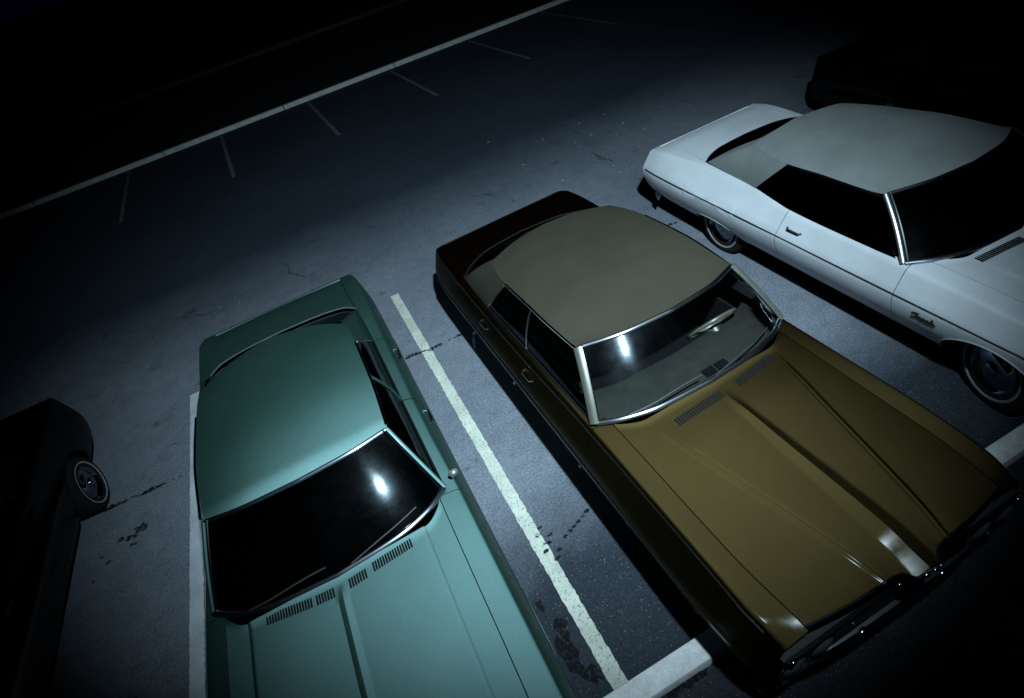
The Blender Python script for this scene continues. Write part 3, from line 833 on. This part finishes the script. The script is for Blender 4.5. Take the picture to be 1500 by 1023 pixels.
# kerbs
def kerb(name, x0, x1, y0, y1, h, m, seg=3.05, r=.02, z0=-.02):
    b = MB(); x = x0; i = 0
    while x < x1 - .01:
        xe = min(x+seg, x1); a, e = x+.012, xe-.012
        prof = [(y0, z0), (y0, h-r), (y0+r*.3, h-r*.3), (y0+r, h), (y1-r, h), (y1-r*.3, h-r*.3), (y1, h-r), (y1, z0)]
        rows = [[(xx, p[0], p[1]) for p in prof] for xx in frange(a, e, 6)]
        b.grid(rows); b.poly(rows[0]); b.poly(rows[-1], True); x = xe
    return struct(b.build(name, m, angle=40))
kerb('kerb', -27.1, 33.0, 18.16, 18.30, .115, CONC, seg=3.42)
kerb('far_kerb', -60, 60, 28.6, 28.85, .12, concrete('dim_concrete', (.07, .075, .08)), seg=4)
kerb('stall_kerb', -6.0, 9.0, 1.07, 1.22, .10, CONC2, seg=15)

# tar-filled joint and oil blots, thin irregular films
def blot(pts_r, seed, z=.006):
    rnd = random.Random(seed); b = MB()
    for (x, y, r_, sx, sy) in pts_r:
        n = 14; ring = []
        for k in range(n):
            a = 2*math.pi*k/n; q = r_*(.55+.75*rnd.random())
            ring.append((x + math.cos(a)*q*sx, y + math.sin(a)*q*sy, z))
        c0 = (x, y, z+.0015)
        for k in range(n): b.poly([c0, ring[k], ring[(k+1) % n]])
        z += .0002
    return b
def crack(x0, x1, y, seed, r0=.025, dens=22, slope=0):
    rnd = random.Random(seed); L_ = []; n = int((x1-x0)*dens)
    for k in range(n):
        t = k/max(1, n-1); x = x0+(x1-x0)*t
        if rnd.random() < .22: continue
        L_.append((x, y+slope*(t-.5)+rnd.gauss(0, .012), r0*(.4+rnd.random()), 1.6, .7))
    return L_
struct(blot(crack(-3.42, -2.75, 5.17, 1, .035, 26, -.05) + crack(-2.7, -2.55, 5.14, 2, .014, 20), 5).build('tar_seam', TAR, smooth=False))
struct(blot(crack(.0, .48, 5.24, 3, .028, 30, -.08) + crack(.60, .74, 5.2, 4, .026, 30), 6).build('tar_seam', TAR, smooth=False))
struct(blot(crack(3.68, 3.92, 5.34, 8, .03, 30), 7).build('tar_seam', TAR, smooth=False))
struct(blot([(-2.93, 4.68, .06, 1.3, 1), (-3.02, 4.62, .05, 1.2, .8), (-3.12, 4.66, .035, 1, 1), (-3.0, 4.52, .035, 1.2, .7), (-3.3, 4.55, .02, 1, 1), (-3.22, 4.45, .025, 1.3, .8), (-3.34, 4.3, .02, 1, 1)], 9).build('oil_stain', TAR, smooth=False))
struct(blot([(.12, 1.55, .10, .7, 1.5), (.16, 1.75, .06, .8, 1.3), (.10, 1.95, .04, .8, 1.2), (.2, 1.38, .06, 1, 1)], 10).build('oil_stain', TAR, smooth=False))
struct(blot([(.38+.05*math.sin(k*2.1), 2.2+.05*k, .022, 1.4, .7) for k in range(7)] + [(.52+.05*k, 2.32+.02*k, .02, 1.2, .8) for k in range(6)], 11).build('oil_stain', TAR, smooth=False))
struct(blot([(.45+.055*k, 1.055+.01*math.sin(k*3), .035, 1.2, .8) for k in range(7)], 12, z=.008).build('oil_stain', TAR, smooth=False))
# leaf litter and paper scraps blown along the dark lane
rnd = random.Random(44); b = MB()
for k in range(60):
    x, y = rnd.uniform(3.2, 6.4), rnd.gauss(8.0, .9)
    if k > 44: x, y = rnd.uniform(-2.3, .2), rnd.uniform(6.5, 8.5)
    a = rnd.random()*6.28; s = rnd.uniform(.008, .032) * (1 if k < 45 else .5)
    p = [(x+math.cos(a+d)*s*q, y+math.sin(a+d)*s*q, .006+.012*rnd.random()) for d, q in ((0, 1.4), (1.4, .6), (3.1, 1.2), (4.6, .7))]
    b.poly(p)
lt = b.build('leaf_litter', plain('dry_leaf', (.22, .23, .22), .8), smooth=False); lt['kind'] = 'stuff'
